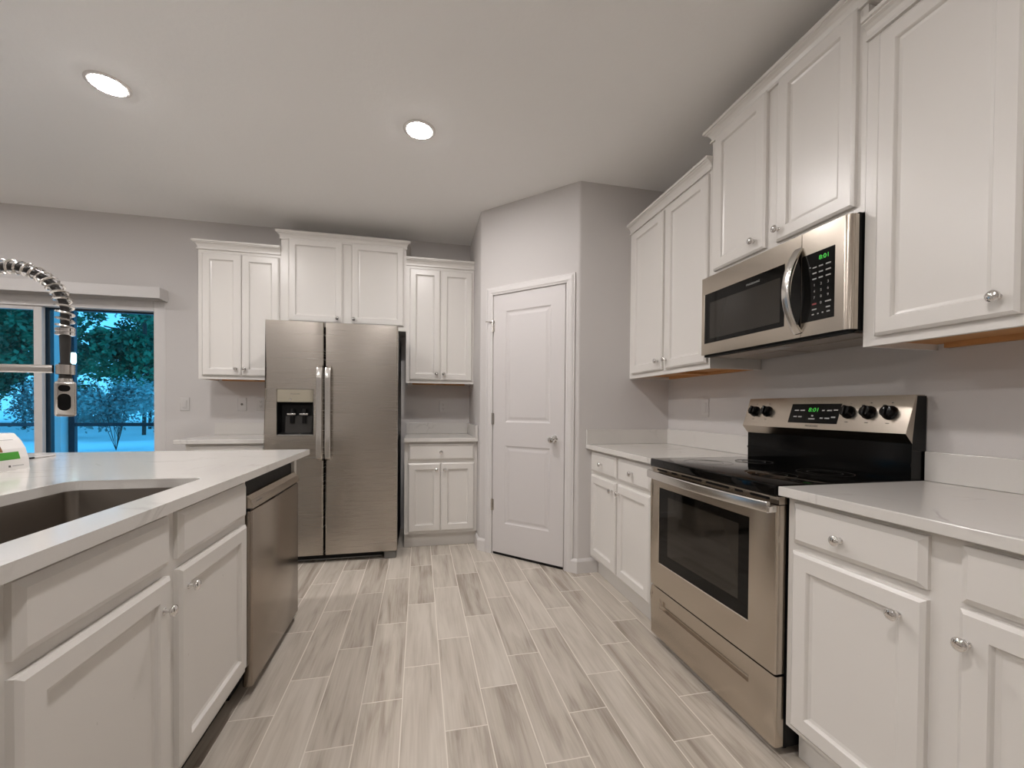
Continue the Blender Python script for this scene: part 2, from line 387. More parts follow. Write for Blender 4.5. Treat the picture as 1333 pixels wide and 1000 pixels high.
bm = B(); box(bm, .145, .756, -.006, 0, .002, .0195); obj('door_gap', bm, 'black', dr)

# ------------------------------------------------------------------ sliding glass door
wn_ = thing('window_1', 'white sliding glass patio door in the back wall beyond the island', 'patio door', (0, YB, 0)); wn_['kind'] = 'structure'
bm = B()
box(bm, SX0, SX0 + .045, .0, .12, 0, SZ); box(bm, SX1 - .085, SX1, .0, .12, 0, SZ, .004); box(bm, SX0 + .045, SX1 - .085, .0, .12, SZ - .085, SZ, .004); box(bm, SX0 + .045, SX1 - .085, .0, .12, 0, .05)
obj('window_frame', bm, 'vinyl', wn_)
bm = B()
xL0, xL1 = SX0 + .045, -2.968
for (a, b_, c_, d_) in ((xL0, xL0 + .06, .05, 1.945), (xL1 - .055, xL1, .05, 1.945), (xL0 + .06, xL1 - .055, .05, .13), (xL0 + .06, xL1 - .055, 1.915, 1.945)): box(bm, a, b_, .015, .05, c_, d_, .003)
obj('sliding_sash', bm, 'vinyl', wn_)
bm = B(); box(bm, xL0 + .06, xL1 - .055, .03, .034, .13, 1.915); obj('window_pane', bm, 'glass', wn_)
bm = B()
box(bm, -2.985, -2.945, .06, .10, .05, 1.945, .002); box(bm, -2.945, SX1 - .085, .06, .10, .05, .075); box(bm, -2.945, SX1 - .085, .06, .10, 1.93, 1.945)
obj('screen_sash', bm, 'alu', wn_, label='dark sash edge')
bm = B(); box(bm, -2.945, SX1 - .085, .075, .079, .075, 1.93); obj('window_pane', bm, 'glass', wn_)

va = thing('blind_valance', 'white blind valance box mounted above the sliding patio door', 'valance', (0, YB, 2.03))
bm = B(); box(bm, -4.02, -2.078, -.122, -.110, 0, .09, .002); box(bm, -4.02, -4.008, -.110, 0, 0, .09); box(bm, -2.090, -2.078, -.110, 0, 0, .09); box(bm, -4.008, -2.09, -.110, 0, .078, .09)
obj('valance_board', bm, 'vinyl', va)
bm = B(); box(bm, -4.0, -2.10, -.085, -.03, .03, .0775, .004); obj('head_rail', bm, 'white', va)

# ------------------------------------------------------------------ cabinets
CROWN = [(0, 0), (.011, 0), (.011, .010), (.005, .0115), (.005, .018), (.010, .032), (.019, .043), (.029, .048), (.029, .0525), (.036, .0545), (.036, .068), (0, .068)]
def door_bm(x0, x1, z0, z1, y):
    bm = B(); t = .020; fw = .056
    rect_loops(bm, x0, x1, z0, z1, [(0, y), (0, y - t + .007), (.003, y - t + .0045), (.009, y - t), (fw - .004, y - t), (fw - .001, y - t + .0035), (fw + .002, y - t + .0100), (fw + .011, y - t + .0125)])
    return bm
def drawer_bm(x0, x1, z0, z1, y):
    bm = B(); t = .020
    rect_loops(bm, x0, x1, z0, z1, [(0, y), (0, y - t + .0095), (.003, y - t + .008), (.015, y - t)])
    return bm
def knob(parent, x, y, z):
    bm = B(); lathe(bm, [(.0085, 0), (.0085, .002), (.0055, .004), (.005, .013), (.009, .016), (.0150, .020), (.0155, .0235), (.0135, .027), (.006, .0295)], (x, y, z), '-Y', 20)
    return obj('knob', bm, 'chrome', parent, smooth=True, ang=50)
def cabinet(label, loc, rz, wd, ht, dp, doors=(), drawers=(), toe=None, crown=None, under=False, group=None, name='base_cabinet', hollow=False):
    t = thing(name, label, 'cabinet', loc, rz, group)
    bm = B()
    zb = toe[0] if toe else 0
    if under:
        box(bm, 0, wd, -dp, -.002, .022, ht); box(bm, 0, wd, -dp, -dp + .02, 0, .022); box(bm, 0, .016, -dp + .02, -.002, 0, .022); box(bm, wd - .016, wd, -dp + .02, -.002, 0, .022)
    else: 
        if hollow:
            box(bm, 0, wd, -dp, -dp + .02, zb, ht); box(bm, 0, .018, -dp + .02, -.002, zb, ht); box(bm, wd - .018, wd, -dp + .02, -.002, zb, ht)
            box(bm, .018, wd - .018, -dp + .02, -.014, zb, zb + .018); box(bm, .018, wd - .018, -.014, -.002, zb, ht)
        else: box(bm, 0, wd, -dp, -.002, zb, ht)
    obj('carcass', bm, 'cab', t)
    if under:
        bm = B(); box(bm, .016, wd - .016, -dp + .02, -.003, .0195, .0218); obj('underside_panel', bm, 'wood', t, label='bare orange wood underside')
        bm = B(); box(bm, .05, wd - .05, -.03, -.004, .002, .0194); box(bm, wd * .5 - .04, wd * .5 + .04, -dp + .02, -.03, .004, .0194); obj('cleat', bm, 'wood', t, label='bare wood cleats')
    if toe:
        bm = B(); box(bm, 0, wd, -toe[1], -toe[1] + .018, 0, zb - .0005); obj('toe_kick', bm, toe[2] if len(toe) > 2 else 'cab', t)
    for x0, x1, z0, z1, kb in doors:
        d_ = obj('door', door_bm(x0, x1, z0, z1, -dp), 'cab', t)
        if kb: knob(d_, kb[0], -dp - .020, kb[1])
    for x0, x1, z0, z1, kb in drawers:
        d_ = obj('drawer', drawer_bm(x0, x1, z0, z1, -dp), 'cab', t)
        if kb: knob(d_, kb[0], -dp - .020, kb[1])
    if crown:
        z0, l, r = crown
        path = ([(0, -.002 - l)] if l is not None and l is not False else []) + [(0, -dp), (wd, -dp)] + ([(wd, -.002 - r)] if r is not None and r is not False else [])
        bm = B(); k_ = (ht - z0) / .068 if False else 1
        miter_sweep(bm, path, [(o_, z0 + z_) for o_, z_ in CROWN]); obj('crown_moulding', bm, 'cab', t)
    return t
GU, GB = 'white upper wall cabinets', 'white base cabinets'
# --- back wall uppers
ZCb1, ZCb2 = 2.394 - ZU, 2.526
def upL(x): return x
cabinet('white two-door upper cabinet left of the refrigerator cabinet, over the switch and outlets', (-1.7118, YB, ZU), 0, .5965, 2.455 - ZU, UB,
        [(.029, .307, .028, 1.000, (.275, .082)), (.312, .586, .028, 1.000, (.338, .082))], crown=(2.394 - ZU, 0, None), under=True, group=GU, name='wall_cabinet')
zb = 1.818
cabinet('white two-door upper cabinet directly above the refrigerator', (-1.1148, YB, zb), 0, .9965, 2.590 - zb, UB,
        [(.058, .476, .040, .722, (.438, .078)), (.547, .977, .040, .722, (.569, .078))], crown=(2.526 - zb, 0, 0), group=GU, name='wall_cabinet')
cabinet('narrow white two-door upper cabinet between the refrigerator and pantry wall', (-.1178, YB, ZU), 0, .594, 2.455 - ZU, UB,
        [(.029, .2935, .028, 1.000, (.262, .082)), (.2975, .577, .028, 1.000, (.327, .082))], crown=(2.394 - ZU, None, None), under=True, group=GU, name='wall_cabinet')
# --- right wall uppers (local x runs toward the camera)
q = -math.pi / 2
cabinet('white two-door upper cabinet in the right corner beside the pantry', (XR, YS - .001, ZU), q, YS - 1.9003 - .002, 2.455 - ZU, UB,
        [(.052, .428, .030, 1.010, (.392, .085)), (.462, .836, .030, 1.010, (.482, .085))], crown=(2.394 - ZU, None, None), under=True, group=GU, name='wall_cabinet')
zb = 1.829
cabinet('tall-set white two-door upper cabinet directly above the microwave', (XR, 1.9003, zb), q, .7652, 2.590 - zb, UB,
        [(.032, .357, .028, .705, (.302, .075)), (.414, .738, .028, .705, (.432, .075))], crown=(2.526 - zb, 0, 0), group=GU, name='wall_cabinet')
cabinet('large white upper cabinet nearest the camera, at the right edge above the near counter', (XR, 1.134, ZU), q, .775, 2.455 - ZU, UB,
        [(.044, .387, .030, 1.010, (.350, .080)), (.430, .735, .030, 1.010, (.467, .080))], crown=(2.394 - ZU, None, 0), under=True, group=GU, name='wall_cabinet')
# --- base cabinets
TZ = .118
cabinet('white base cabinet on the back wall left of the refrigerator, mostly hidden by the island', (-1.665, YB, 0), 0, .555, .8745, BC,
        [(.025, .272, .140, .700, (.235, .645)), (.277, .53, .140, .700, (.31, .645))], [(.025, .53, .725, .855, (.278, .79))], (TZ, .5477), group=GB)
cabinet('white base cabinet with one drawer between the refrigerator and pantry', (-.1178, YB, 0), 0, .592, .8745, BC,
        [(.031, .2885, .140, .700, (.258, .645)), (.2935, .567, .140, .700, (.322, .645))], [(.031, .567, .723, .855, (.292, .790))], (TZ, .5477), group=GB)
wfar = YS - YR1 - .006
cabinet('white two-door, two-drawer base cabinet between the pantry and the range', (XR, YS - .001, 0), q, wfar, .8745, BC,
        [(.035, .405, .140, .700, (.368, .645)), (.432, .800, .140, .700, (.462, .645))], [(.035, .405, .723, .855, (.215, .790)), (.432, .800, .723, .855, (.616, .790))], (TZ, .5477), group=GB)
y0 = YR2 - .0065
cabinet('white one-drawer base cabinet right of the range, its knob near the right edge', (XR, y0, 0), q, .41795, .8745, BC,
        [(.028, .390, .140, .705, (.335, .648))], [(.028, .390, .730, .857, (.187, .785))], (TZ, .5477), group=GB)
cabinet('white base cabinet at the bottom right corner with its knob at its left', (XR, y0 - .418, 0), q, .4175, .8745, BC,
        [(.035, .390, .140, .718, (.052, .648))], [(.035, .390, .730, .857, (.213, .785))], (TZ, .5477), group=GB)
# --- island base cabinets (local x runs away from the camera)
XI = -1.26; DI = .600            # back plane, depth: face at -0.66, door fronts at -0.64
h_ = math.pi / 2
cabinet('white island sink cabinet with two false drawer fronts and two doors', (XI, .79, 0), h_, 1.015, .8745, DI,
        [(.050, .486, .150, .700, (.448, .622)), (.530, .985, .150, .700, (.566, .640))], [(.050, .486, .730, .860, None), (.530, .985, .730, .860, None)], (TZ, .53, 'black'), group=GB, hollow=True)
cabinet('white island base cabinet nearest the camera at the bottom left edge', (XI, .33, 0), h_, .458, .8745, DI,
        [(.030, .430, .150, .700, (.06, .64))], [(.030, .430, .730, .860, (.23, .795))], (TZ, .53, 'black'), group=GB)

# ------------------------------------------------------------------ countertops
def counter(label, loc, rz, wd, x0=0, sides=(), splash=(0, None)):
    t = thing('countertop', label, 'countertop', (loc[0], loc[1], .875), rz, 'pale quartz countertops along the walls')
    bm = B(); box(bm, x0, wd, -CT, -.002, 0, .030, .0025); obj('slab', bm, 'quartz', t)
    a = splash[0]; b_ = splash[1] if splash[1] is not None else wd
    bm = B(); box(bm, a, b_, -.021, -.002, .0305, .134, .002); obj('backsplash', bm, 'quartz', t)
    for s_ in sides:
        bm = B(); xx = .002 if s_ == 'l' else wd - .021
        box(bm, xx, xx + .019, -CT, -.0215, .0305, .134, .002); obj('side_splash', bm, 'quartz', t)
    return t
counter('pale quartz counter on the back wall left of the refrigerator', (-1.725, YB), 0, .62)
counter('short pale quartz counter between the refrigerator and pantry', (-.1215, YB), 0, .597, sides=('r',))
counter('pale quartz counter in the right corner between pantry and range', (XR, YS - .001), q, YS - YR1 - .003, sides=('l',))
counter('pale quartz counter at the right edge, near side of the range', (XR, YR2 - .0037), q, .862)
# island top with sink cut-out
t = thing('island_countertop', 'wide pale quartz island top with a sink cut into it', 'countertop', (0, 0, .875))
IX0, IX1, IY0, IY1 = -2.06, -.623, .22, 2.629
KX0, KX1, KY0, KY1 = -1.105, -.722, .87, 1.630; kr = .035
bm = B()
outer = [(IX0, IY0), (IX1, IY0), (IX1, IY1), (IX0, IY1)]
def hole(z):
    pts = []
    for cx, cy, s0 in ((KX1 - kr, KY1 - kr, 0), (KX0 + kr, KY1 - kr, 90), (KX0 + kr, KY0 + kr, 180), (KX1 - kr, KY0 + kr, 270)):
        for i in range(7):
            a = R(s0 + 15 * i); pts.append((cx + kr * math.cos(a), cy + kr * math.sin(a)))
    return pts
hp = hole(0); nH = len(hp)
rings = []
for z_ in (0, .030):
    oc = [bm.verts.new((*p, z_)) for p in outer]; hc = [bm.verts.new((*p, z_)) for p in hp]
    # quadrant fans: corner i of the plate serves hole corner
    cmap = [2, 3, 0, 1]
    for c_ in range(4):
        for i in range(6): bm.faces.new((oc[cmap[c_]], hc[c_ * 7 + i], hc[c_ * 7 + i + 1]))
        nx = (c_ + 1) % 4
        bm.faces.new((oc[cmap[c_]], hc[c_ * 7 + 6], hc[nx * 7], oc[cmap[nx]]))
    rings.append((oc, hc))
for i in range(4): bm.faces.new((rings[0][0][i], rings[0][0][(i + 1) % 4], rings[1][0][(i + 1) % 4], rings[1][0][i]))
for i in range(nH): bm.faces.new((rings[0][1][i], rings[0][1][(i + 1) % nH], rings[1][1][(i + 1) % nH], rings[1][1][i]))
obj('slab', bm, 'quartz', t)
# sink
t = thing('kitchen_sink', 'deep undermount stainless sink set into the island top', 'sink', (0, 0, .655))
bm = B()
def sring(ins, z, r):
    pts = []
    for cx, cy, s0 in ((KX1 - ins - r, KY1 - ins - r, 0), (KX0 + ins + r, KY1 - ins - r, 90), (KX0 + ins + r, KY0 + ins + r, 180), (KX1 - ins - r, KY0 + ins + r, 270)):
        for i in range(5):
            a = R(s0 + 22.5 * i); pts.append(bm.verts.new((cx + r * math.cos(a), cy + r * math.sin(a), z)))
    return pts
rs = [sring(-.02, .2195, .03), sring(-.004, .2195, .03), sring(-.003, .214, .028), sring(.004, .03, .024), sring(.012, .012, .02), sring(.03, .006, .02), sring(.03, .002, .02), sring(.008, .006, .024), sring(-.002, .03, .028), sring(-.008, .205, .03), sring(-.02, .214, .03)]
for a, b_ in zip(rs, rs[1:] + rs[:1]):
    if a is rs[5]: continue
    for i in range(20): bm.faces.new((a[i], a[(i + 1) % 20], b_[(i + 1) % 20], b_[i]))
bm.faces.new(rs[5]); bm.faces.new(rs[6][::-1])
obj('basin', bm, 'sink', t, smooth=True)
bm = B(); lathe(bm, [(.045, .0065), (.045, .009), (.035, .009), (.030, .0068)], ((KX0 + KX1) / 2 - .05, (KY0 + KY1) / 2, 0), 'Z', 24); obj('drain', bm, 'chrome', t, smooth=True)
# island end panel and back panel
t = thing('island_end_panel', 'white panel closing the island end beyond the dishwasher', 'panel', (XI, 2.460, 0), h_)
bm = B(); box(bm, 0, .040, -.600, 0, 0, .8745, .001, 1); obj('panel_board', bm, 'cab', t)
bm = B(); box(bm, .0405, .054, -.585, 0, 0, .09, .003); obj('shoe_moulding', bm, 'trim', t)
bm = B(); box(bm, XI - .022, XI - .001, .33, 2.50, 0, .8745); tag(obj('island_back_panel', bm, 'cab'), 'white back panel of the island on its far seating side', 'panel')

# ------------------------------------------------------------------ dishwasher
DWY0, DWY1 = 1.812, 2.458
t = thing('dishwasher', 'stainless dishwasher built into the island end under the quartz top', 'dishwasher', (XI, DWY0, 0), h_)
ww = DWY1 - DWY0; F = .622
bm = B(); box(bm, .003, ww - .003, -.585, -.003, .10, .868); obj('tub', bm, 'black', t)
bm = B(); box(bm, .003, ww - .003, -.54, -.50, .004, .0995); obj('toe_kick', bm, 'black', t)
bm = B(); box(bm, .004, ww - .004, -F, -.586, .045, .742, .006, 3); obj('front_panel', bm, 'steel_d', t, smooth=True)
bm = B(); prism(bm, [(-.586, .752), (-F - .004, .752), (-F - .004, .762), (-F + .004, .783), (-F + .020, .800), (-.586, .800)], .004, ww - .004); obj('control_strip', bm, 'steel_v', t)
bm = B(); box(bm, .004, ww - .004, -F + .008, -.586, .742, .752); box(bm, ww * .38, ww * .62, -F - .0045, -F + .008, .744, .7525, .002); obj('handle_pocket', bm, 'black', t)
sl = math.atan2(.012, .0213)
text('lettering', 'FRIGIDAIRE', .012, 'darkprint', t, T((.075, -F + .0005, .7735)) @ Matrix.Rotation(-sl, 4, 'X'), .062)

# ------------------------------------------------------------------ refrigerator
YF = 3.297
t = thing('refrigerator', 'stainless side-by-side refrigerator with ice and water dispenser', 'refrigerator', (-1.075, YF, 0))
bm = B(); box(bm, .006, .906, .072, .765, .035, 1.752, .004); obj('body', bm, 'black', t)
bm = B(); box(bm, .05, .80, .045, .0715, .012, .056, .003); obj('base_grille', bm, 'black', t)
bm = B(); box(bm, .06, .80, .040, .0445, .012, .020); obj('grille_lip', bm, 'grey', t)
for x0 in (.012, .818):
    bm = B(); box(bm, x0, x0 + .085, .008, .0715, 0, .054, .005); obj('foot', bm, 'grey', t)
def fdoor(x0, x1, panels):
    bm = B(); panel_slab(bm, x0, x1, .060, 1.772, 0, .066, panels, [(.0015, .006), (.002, .058)])
    es = [e_ for e_ in bm.edges if abs(e_.verts[0].co.z - e_.verts[1].co.z) > .05 and e_.verts[0].co.y < .001 and e_.verts[1].co.y < .001 and (abs(e_.verts[0].co.x - x0) < 1e-4 or abs(e_.verts[0].co.x - x1) < 1e-4)]
    bmesh.ops.bevel(bm, geom=es, offset=.010, segments=4, affect='EDGES', profile=.5)
    return obj('door', bm, 'steel', t, smooth=True)
dl = fdoor(0, .388, [(.073, .319, .942, 1.280)]); rd = fdoor(.402, .912, [])
# dispenser
bm = B(); box(bm, .0755, .3165, .0005, .050, 1.186, 1.2775, .002); obj('dispenser_panel', bm, 'dispenser', dl)
bm = B(); rect_loops(bm, .0755, .3165, .953, 1.1855, [(0, .004), (.004, .004), (.010, .020), (.018, .0555), (.018, .057), (0, .057)], cap0=True, cap1=False)
bm.free(); bm = B()
rect_loops(bm, .0755, .3165, .950, 1.1855, [(0, .057), (0, .003), (.003, .003), (.010, .030), (.016, .054)]); obj('dispenser_cavity', bm, 'black', dl)
bm = B(); box(bm, .0755, .3165, -.004, .040, .9445, .9495, .001); obj('drip_tray', bm, 'bright', dl)
bm = B(); prism(bm, [(.0555, .955), (.034, .955), (.046, 1.085), (.0555, 1.085)], .120, .300); obj('splash_plate', bm, 'platedark', dl)
for xc in (.168, .250):
    bm = B(); lathe(bm, [(.020, 0), (.016, .03)], (xc, .030, 1.106), 'Z', 14); box(bm, xc - .014, xc + .014, .026, .033, 1.03, 1.090, .003); pd = obj('paddle', bm, 'black', dl, smooth=True)
    bm = B(); box(bm, xc - .030, xc + .030, .008, .032, 1.091, 1.1055, .005); obj('paddle_lip', bm, 'chrome', pd, smooth=True)
bm = B(); lathe(bm, [(.018, 0), (.020, .004), (.006, .007)], (.225, .022, .9505), 'Z', 16); obj('drain_cap', bm, 'chrome', dl, smooth=True)
bm = B(); lathe(bm, [(.007, 0), (.007, .0012)], (.165, .0004, 1.205), '-Y', 14); obj('indicator', bm, 'bright', dl)
text('lettering', 'FRIGIDAIRE', .013, 'darkprint', dl, T((.196, .0003, 1.245)), .062)
for x_, p_ in ((.366, dl), (.424, rd)):
    bm = B(); pts = []
    zt, zb_ = 1.449, .763
    pr = [(-.001, 0), (-.014, .003), (-.034, .016), (-.046, .045), (-.050, .09), (-.047, .14), (-.045, .20), (-.045, .343)]
    for y_, dz in pr: pts.append((x_, y_, zt - dz))
    for y_, dz in pr[-2::-1]: pts.append((x_, y_, zb_ + dz))
    sweep(bm, pts, rrect(.020, .007, .005), up=Vector((0, 1, 0))); obj('handle', bm, 'bright', p_, smooth=True)

# ------------------------------------------------------------------ range
t = thing('range', 'freestanding stainless electric range with black glass cooktop', 'range', (XR, YR1 - .001, 0), q)
rw = RW - .002
bm = B(); box(bm, .002, rw - .002, -.600, -.012, .032, .867); obj('body', bm, 'black', t)
for x_, y_ in ((.05, -.56), (rw - .05, -.56), (.05, -.08), (rw - .05, -.08)):
    bm = B(); lathe(bm, [(.018, 0), (.018, .008), (.010, .010), (.010, .0318)], (x_, y_, 0), 'Z', 14); obj('foot', bm, 'black', t, smooth=True)
bm = B(); box(bm, 0, rw, -.648, -.075, .868, .9075, .006, 3); obj('cooktop', bm, 'ovenglass', t, smooth=True)
for x_, y_, r_ in ((.20, -.47, .105), (.56, -.47, .085), (.20, -.22, .08), (.56, -.22, .095)):
    bm = B()
    for rr_ in (r_, r_ * .62):
        lathe(bm, [(rr_, .9076), (rr_, .9078), (rr_ - .0015, .9078), (rr_ - .0015, .9076)], (x_, y_, 0), 'Z', 40)
    for f_ in [f_ for f_ in bm.faces if len(f_.verts) > 4]: bm.faces.remove(f_)
    obj('burner_ring', bm, 'burner', t)
bm = B(); box(bm, .001, rw - .001, -.632, -.600, .842, .8675); tr_ = obj('vent_trim', bm, 'steel_v', t)
for a, b_ in ((.04, .125), (.16, .20), (.235, .37), (.40, .53), (.56, .60), (.635, .72)):
    bm = B(); box(bm, a, b_, -.6328, -.631, .851, .860, .0007); obj('vent_slot', bm, 'black', tr_)
bm = B(); panel_slab(bm, .003, rw - .003, .279, .838, -.638, -.601, [(.060, .640, .398, .772)], [(.003, .004), (.003, .012)])
es = [e_ for e_ in bm.edges if abs(e_.verts[0].co.z - e_.verts[1].co.z) > .05 and max(v_.co.y for v_ in e_.verts) < -.63 and (abs(e_.verts[0].co.x - .003) < 1e-4 or abs(e_.verts[0].co.x - rw + .003) < 1e-4)]
bmesh.ops.bevel(bm, geom=es, offset=.007, segments=3, affect='EDGES', profile=.5)
od = obj('oven_door', bm, 'steel_v', t, smooth=True)
bm = B(); box(bm, .0635, .6365, -.6340, -.6265, .4015, .7685, .001, 1); obj('door_glass', bm, 'ovenglass', od)
bm = B(); box(bm, .135, .585, -.6343, -.6335, .455, .735); obj('inner_window', bm, 'ovenwin', od, label='lighter see-through inner window')
bm = B(); pts = []
for i in range(17):
    u_ = i / 16; bow = .026 + .024 * (1 - (2 * u_ - 1) ** 2)
    pts.append((.012 + u_ * (rw - .024), -.638 - bow, .833))
sweep(bm, pts, rrect(.008, .019, .006), up=Vector((0, 0, 1)))
for x_ in (.014, rw - .014): box(bm, x_ - .010, x_ + .010, -.668, -.637, .816, .837, .003)
obj('oven_handle', bm, 'bright', od, smooth=True)
bm = B(); panel_slab(bm, .003, rw - .003, .034, .270, -.634, -.601, [(.072, .642, .180, .226)], [(.003, .012), (.006, .016)])
es = [e_ for e_ in bm.edges if abs(e_.verts[0].co.z - e_.verts[1].co.z) > .02 and max(v_.co.y for v_ in e_.verts) < -.63 and (abs(e_.verts[0].co.x - .003) < 1e-4 or abs(e_.verts[0].co.x - rw + .003) < 1e-4)]
bmesh.ops.bevel(bm, geom=es, offset=.007, segments=3, affect='EDGES', profile=.5)
obj('storage_drawer', bm, 'steel_v', t, smooth=True)
# backguard
bm = B(); prism(bm, [(-.008, .868), (-.074, .868), (-.074, 1.035), (-.060, 1.200), (-.050, 1.2085), (-.008, 1.2085)], .0, rw); box(bm, .0, rw, -.078, -.0735, .955, .965); obj('backguard', bm, 'blackgloss', t)
fd0, fz0, fd1, fz1 = .106, 1.072, .060, 1.212
bm = B(); prism(bm, [(-.0745, 1.036), (-fd0, fz0), (-fd1, fz1), (-.020, 1.2125), (-.020, 1.209), (-.055, 1.208), (-.0745, 1.05)], -.002, rw + .002); cp_ = obj('control_panel', bm, 'steel_v', t)
FA = -math.atan2(fd0 - fd1, fz1 - fz0); FM = T((0, -fd0, fz0)) @ Matrix.Rotation(FA, 4, 'X')
bm = B(); rect_loops(bm, .268, .503, .026, .116, [(0, .001), (0, -.0008), (.001, -.0016)]); obj('clock_panel', bm, 'blackgloss', cp_, mtx=FM)
text('clock_digits', '8:01', .026, 'clock', cp_, FM @ T((.385, -.0020, .087)), .045)
for x_, z_, w_ in ((.300, .085, .022), (.330, .085, .022), (.300, .055, .018), (.325, .055, .018), (.385, .060, .010), (.385, .046, .03), (.430, .085, .012), (.458, .085, .022), (.485, .087, .018), (.430, .050, .014), (.455, .050, .022), (.482, .055, .018)):
    bm = B(); box(bm, x_ - w_ / 2, x_ + w_ / 2, -.0019, -.0016, z_ - .0028, z_ + .0028); obj('button_legend', bm, 'legend', cp_, mtx=FM)
text('lettering', 'FRIGIDAIRE', .011, 'darkprint', cp_, FM @ T((.392, -.0004, .0135)), .06)
for x_ in (.056, .135, .540, .618, .693):
    bm = B(); lathe(bm, [(.027, 0), (.027, .004), (.0235, .008), (.0215, .024), (.019, .028), (.004, .029)], (x_, 0, .078), '-Y', 24)
    box(bm, x_ - .0055, x_ + .0055, -.036, -.024, .078 - .021, .078 + .021, .003); ko = obj('control_knob', bm, 'blackgloss', cp_, smooth=True, mtx=FM)
    bm = B(); box(bm, x_ - .001, x_ + .001, -.0366, -.036, .078, .078 + .017); obj('pointer_line', bm, 'legend', ko, mtx=FM) if False else bm.free()
    bm = B(); box(bm, x_ - .006, x_ + .006, -.0006, -.0001, .036, .0385); box(bm, x_ - .003, x_ + .003, -.0006, -.0001, .116, .119); obj('dial_mark', bm, 'darkprint', cp_, mtx=FM)

# ------------------------------------------------------------------ microwave
YM1 = 1.9003
zb = 1.420
t = thing('microwave', 'stainless over-the-range microwave hung under the upper cabinet', 'microwave', (XR, YM1 - .002, zb), q)
mw = .760; FR = .368
bm = B(); box(bm, .003, mw - .001, -.332, -.003, .006, .408, .002); obj('body', bm, 'black', t)
bm = B(); box(bm, .02, mw - .02, -.325, -.02, 0, .0055); obj('bottom_plate', bm, 'filter', t)
for x0, x1 in ((.06, .34), (.42, .70)):
    bm = B(); box(bm, x0, x1, -.22, -.06, -.003, -.0003, .001); obj('grease_filter', bm, 'filter', t)
bm = B(); box(bm, .33, .43, -.30, -.25, -.002, -.0003, .001); obj('cooktop_lamp', bm, 'white', t)
bm = B(); box(bm, .010, mw - .010, -FR + .010, -.3325, .0005, .0105); obj('vent_lip', bm, 'black', t)
bm = B(); panel_slab(bm, 0, .5735, .011, .401, -FR, -.333, [(.018, .500, .067, .318)], [(.002, .002), (.002, .012)]); md = obj('microwave_door', bm, 'steel_v', t)
bm = B(); box(bm, .0205, .4975, -FR + .0012, -FR + .0105, .0695, .3155); obj('door_glass', bm, 'ovenglass', md)
bm = B(); box(bm, .060, .478, -FR + .0009, -FR + .0016, .088, .268); obj('inner_window', bm, 'ovenwin', md, label='see-through mesh window')
bm = B()   # black pocket behind the handle, its left edge bowed like the handle
n_ = 14; v0 = []; 
for i in range(n_ + 1):
    z_ = .050 + (.330 - .050) * i / n_; xx = .571 - .043 * (1 - (2 * i / n_ - 1) ** 2)
    v0.append((bm.verts.new((xx, -FR - .0012, z_)), bm.verts.new((.573, -FR - .0012, z_)), bm.verts.new((xx, -FR + .001, z_)), bm.verts.new((.573, -FR + .001, z_))))
for a, b_ in zip(v0, v0[1:]):
    bm.faces.new((a[0], a[1], b_[1], b_[0])); bm.faces.new((a[2], b_[2], b_[3], a[3])); bm.faces.new((a[0], b_[0], b_[2], a[2])); bm.faces.new((a[1], a[3], b_[3], b_[1]))
bm.faces.new((v0[0][0], v0[0][2], v0[0][3], v0[0][1])); bm.faces.new((v0[-1][0], v0[-1][1], v0[-1][3], v0[-1][2]))
obj('handle_pocket', bm, 'blackgloss', md)
bm = B(); box(bm, .5755, mw, -FR, -.333, .011, .401)
bm.edges.ensure_lookup_table()
es = [e_ for e_ in bm.edges if all(abs(v_.co.x - mw) < 1e-5 and v_.co.y < -.36 for v_ in e_.verts)]
bmesh.ops.bevel(bm, geom=es, offset=.022, segments=6, affect='EDGES', profile=.5)
ms = obj('control_side', bm, 'steel_v', t, smooth=True)
bm = B(); box(bm, .5765, .706, -FR - .0014, -FR + .001, .063, .314, .0006, 1); kp = obj('keypad', bm, 'blackgloss', ms)
text('clock_digits', '8:01', .022, 'clock', kp, T((.667, -FR - .0016, .288)), .036)
yk = -FR - .0015
for r_ in range(3):
    for c_, x_ in enumerate((.630, .655, .683)):
        bm = B(); w_ = .016 if c_ != 2 else .019
        box(bm, x_ - w_ / 2, x_ + w_ / 2, yk - .0003, yk, .256 - r_ * .021, .2605 - r_ * .021); obj('key_legend', bm, 'legend', kp)
for i, ch in enumerate('123456789'):
    text('key_digit', ch, .013, 'legend', kp, T((.630 + .0265 * (i % 3), yk - .0001, .193 - .023 * (i // 3))))
text('key_digit', '0', .013, 'legend', kp, T((.6565, yk - .0001, .124)))
bm = B(); box(bm, .623, .639, yk - .0003, yk, .121, .127); obj('key_legend', bm, 'redlegend', kp, label='red stop key')
for x_, z_, w_ in ((.684, .124, .022), (.631, .104, .018), (.684, .103, .016), (.626, .086, .009), (.646, .086, .006), (.664, .087, .006), (.685, .087, .012), (.612, .262, .006)):
    bm = B(); box(bm, x_ - w_ / 2, x_ + w_ / 2, yk - .0003, yk, z_ - .002, z_ + .0025); obj('key_legend', bm, 'legend', kp)
text('lettering', 'FRIGIDAIRE', .012, 'legend', md, T((.335, -FR + .0008, .287)), .075)
bm = B(); pts = []
for i in range(21):
    u_ = i / 20; pts.append((.563 - .006 * math.sin(math.pi * u_), -FR - .001 - .052 * math.sin(math.pi * u_) ** .8, .030 + .318 * u_))
sweep(bm, pts, rrect(.016, .007, .005), up=Vector((0, 1, 0))); obj('handle', bm, 'bright', md, smooth=True)

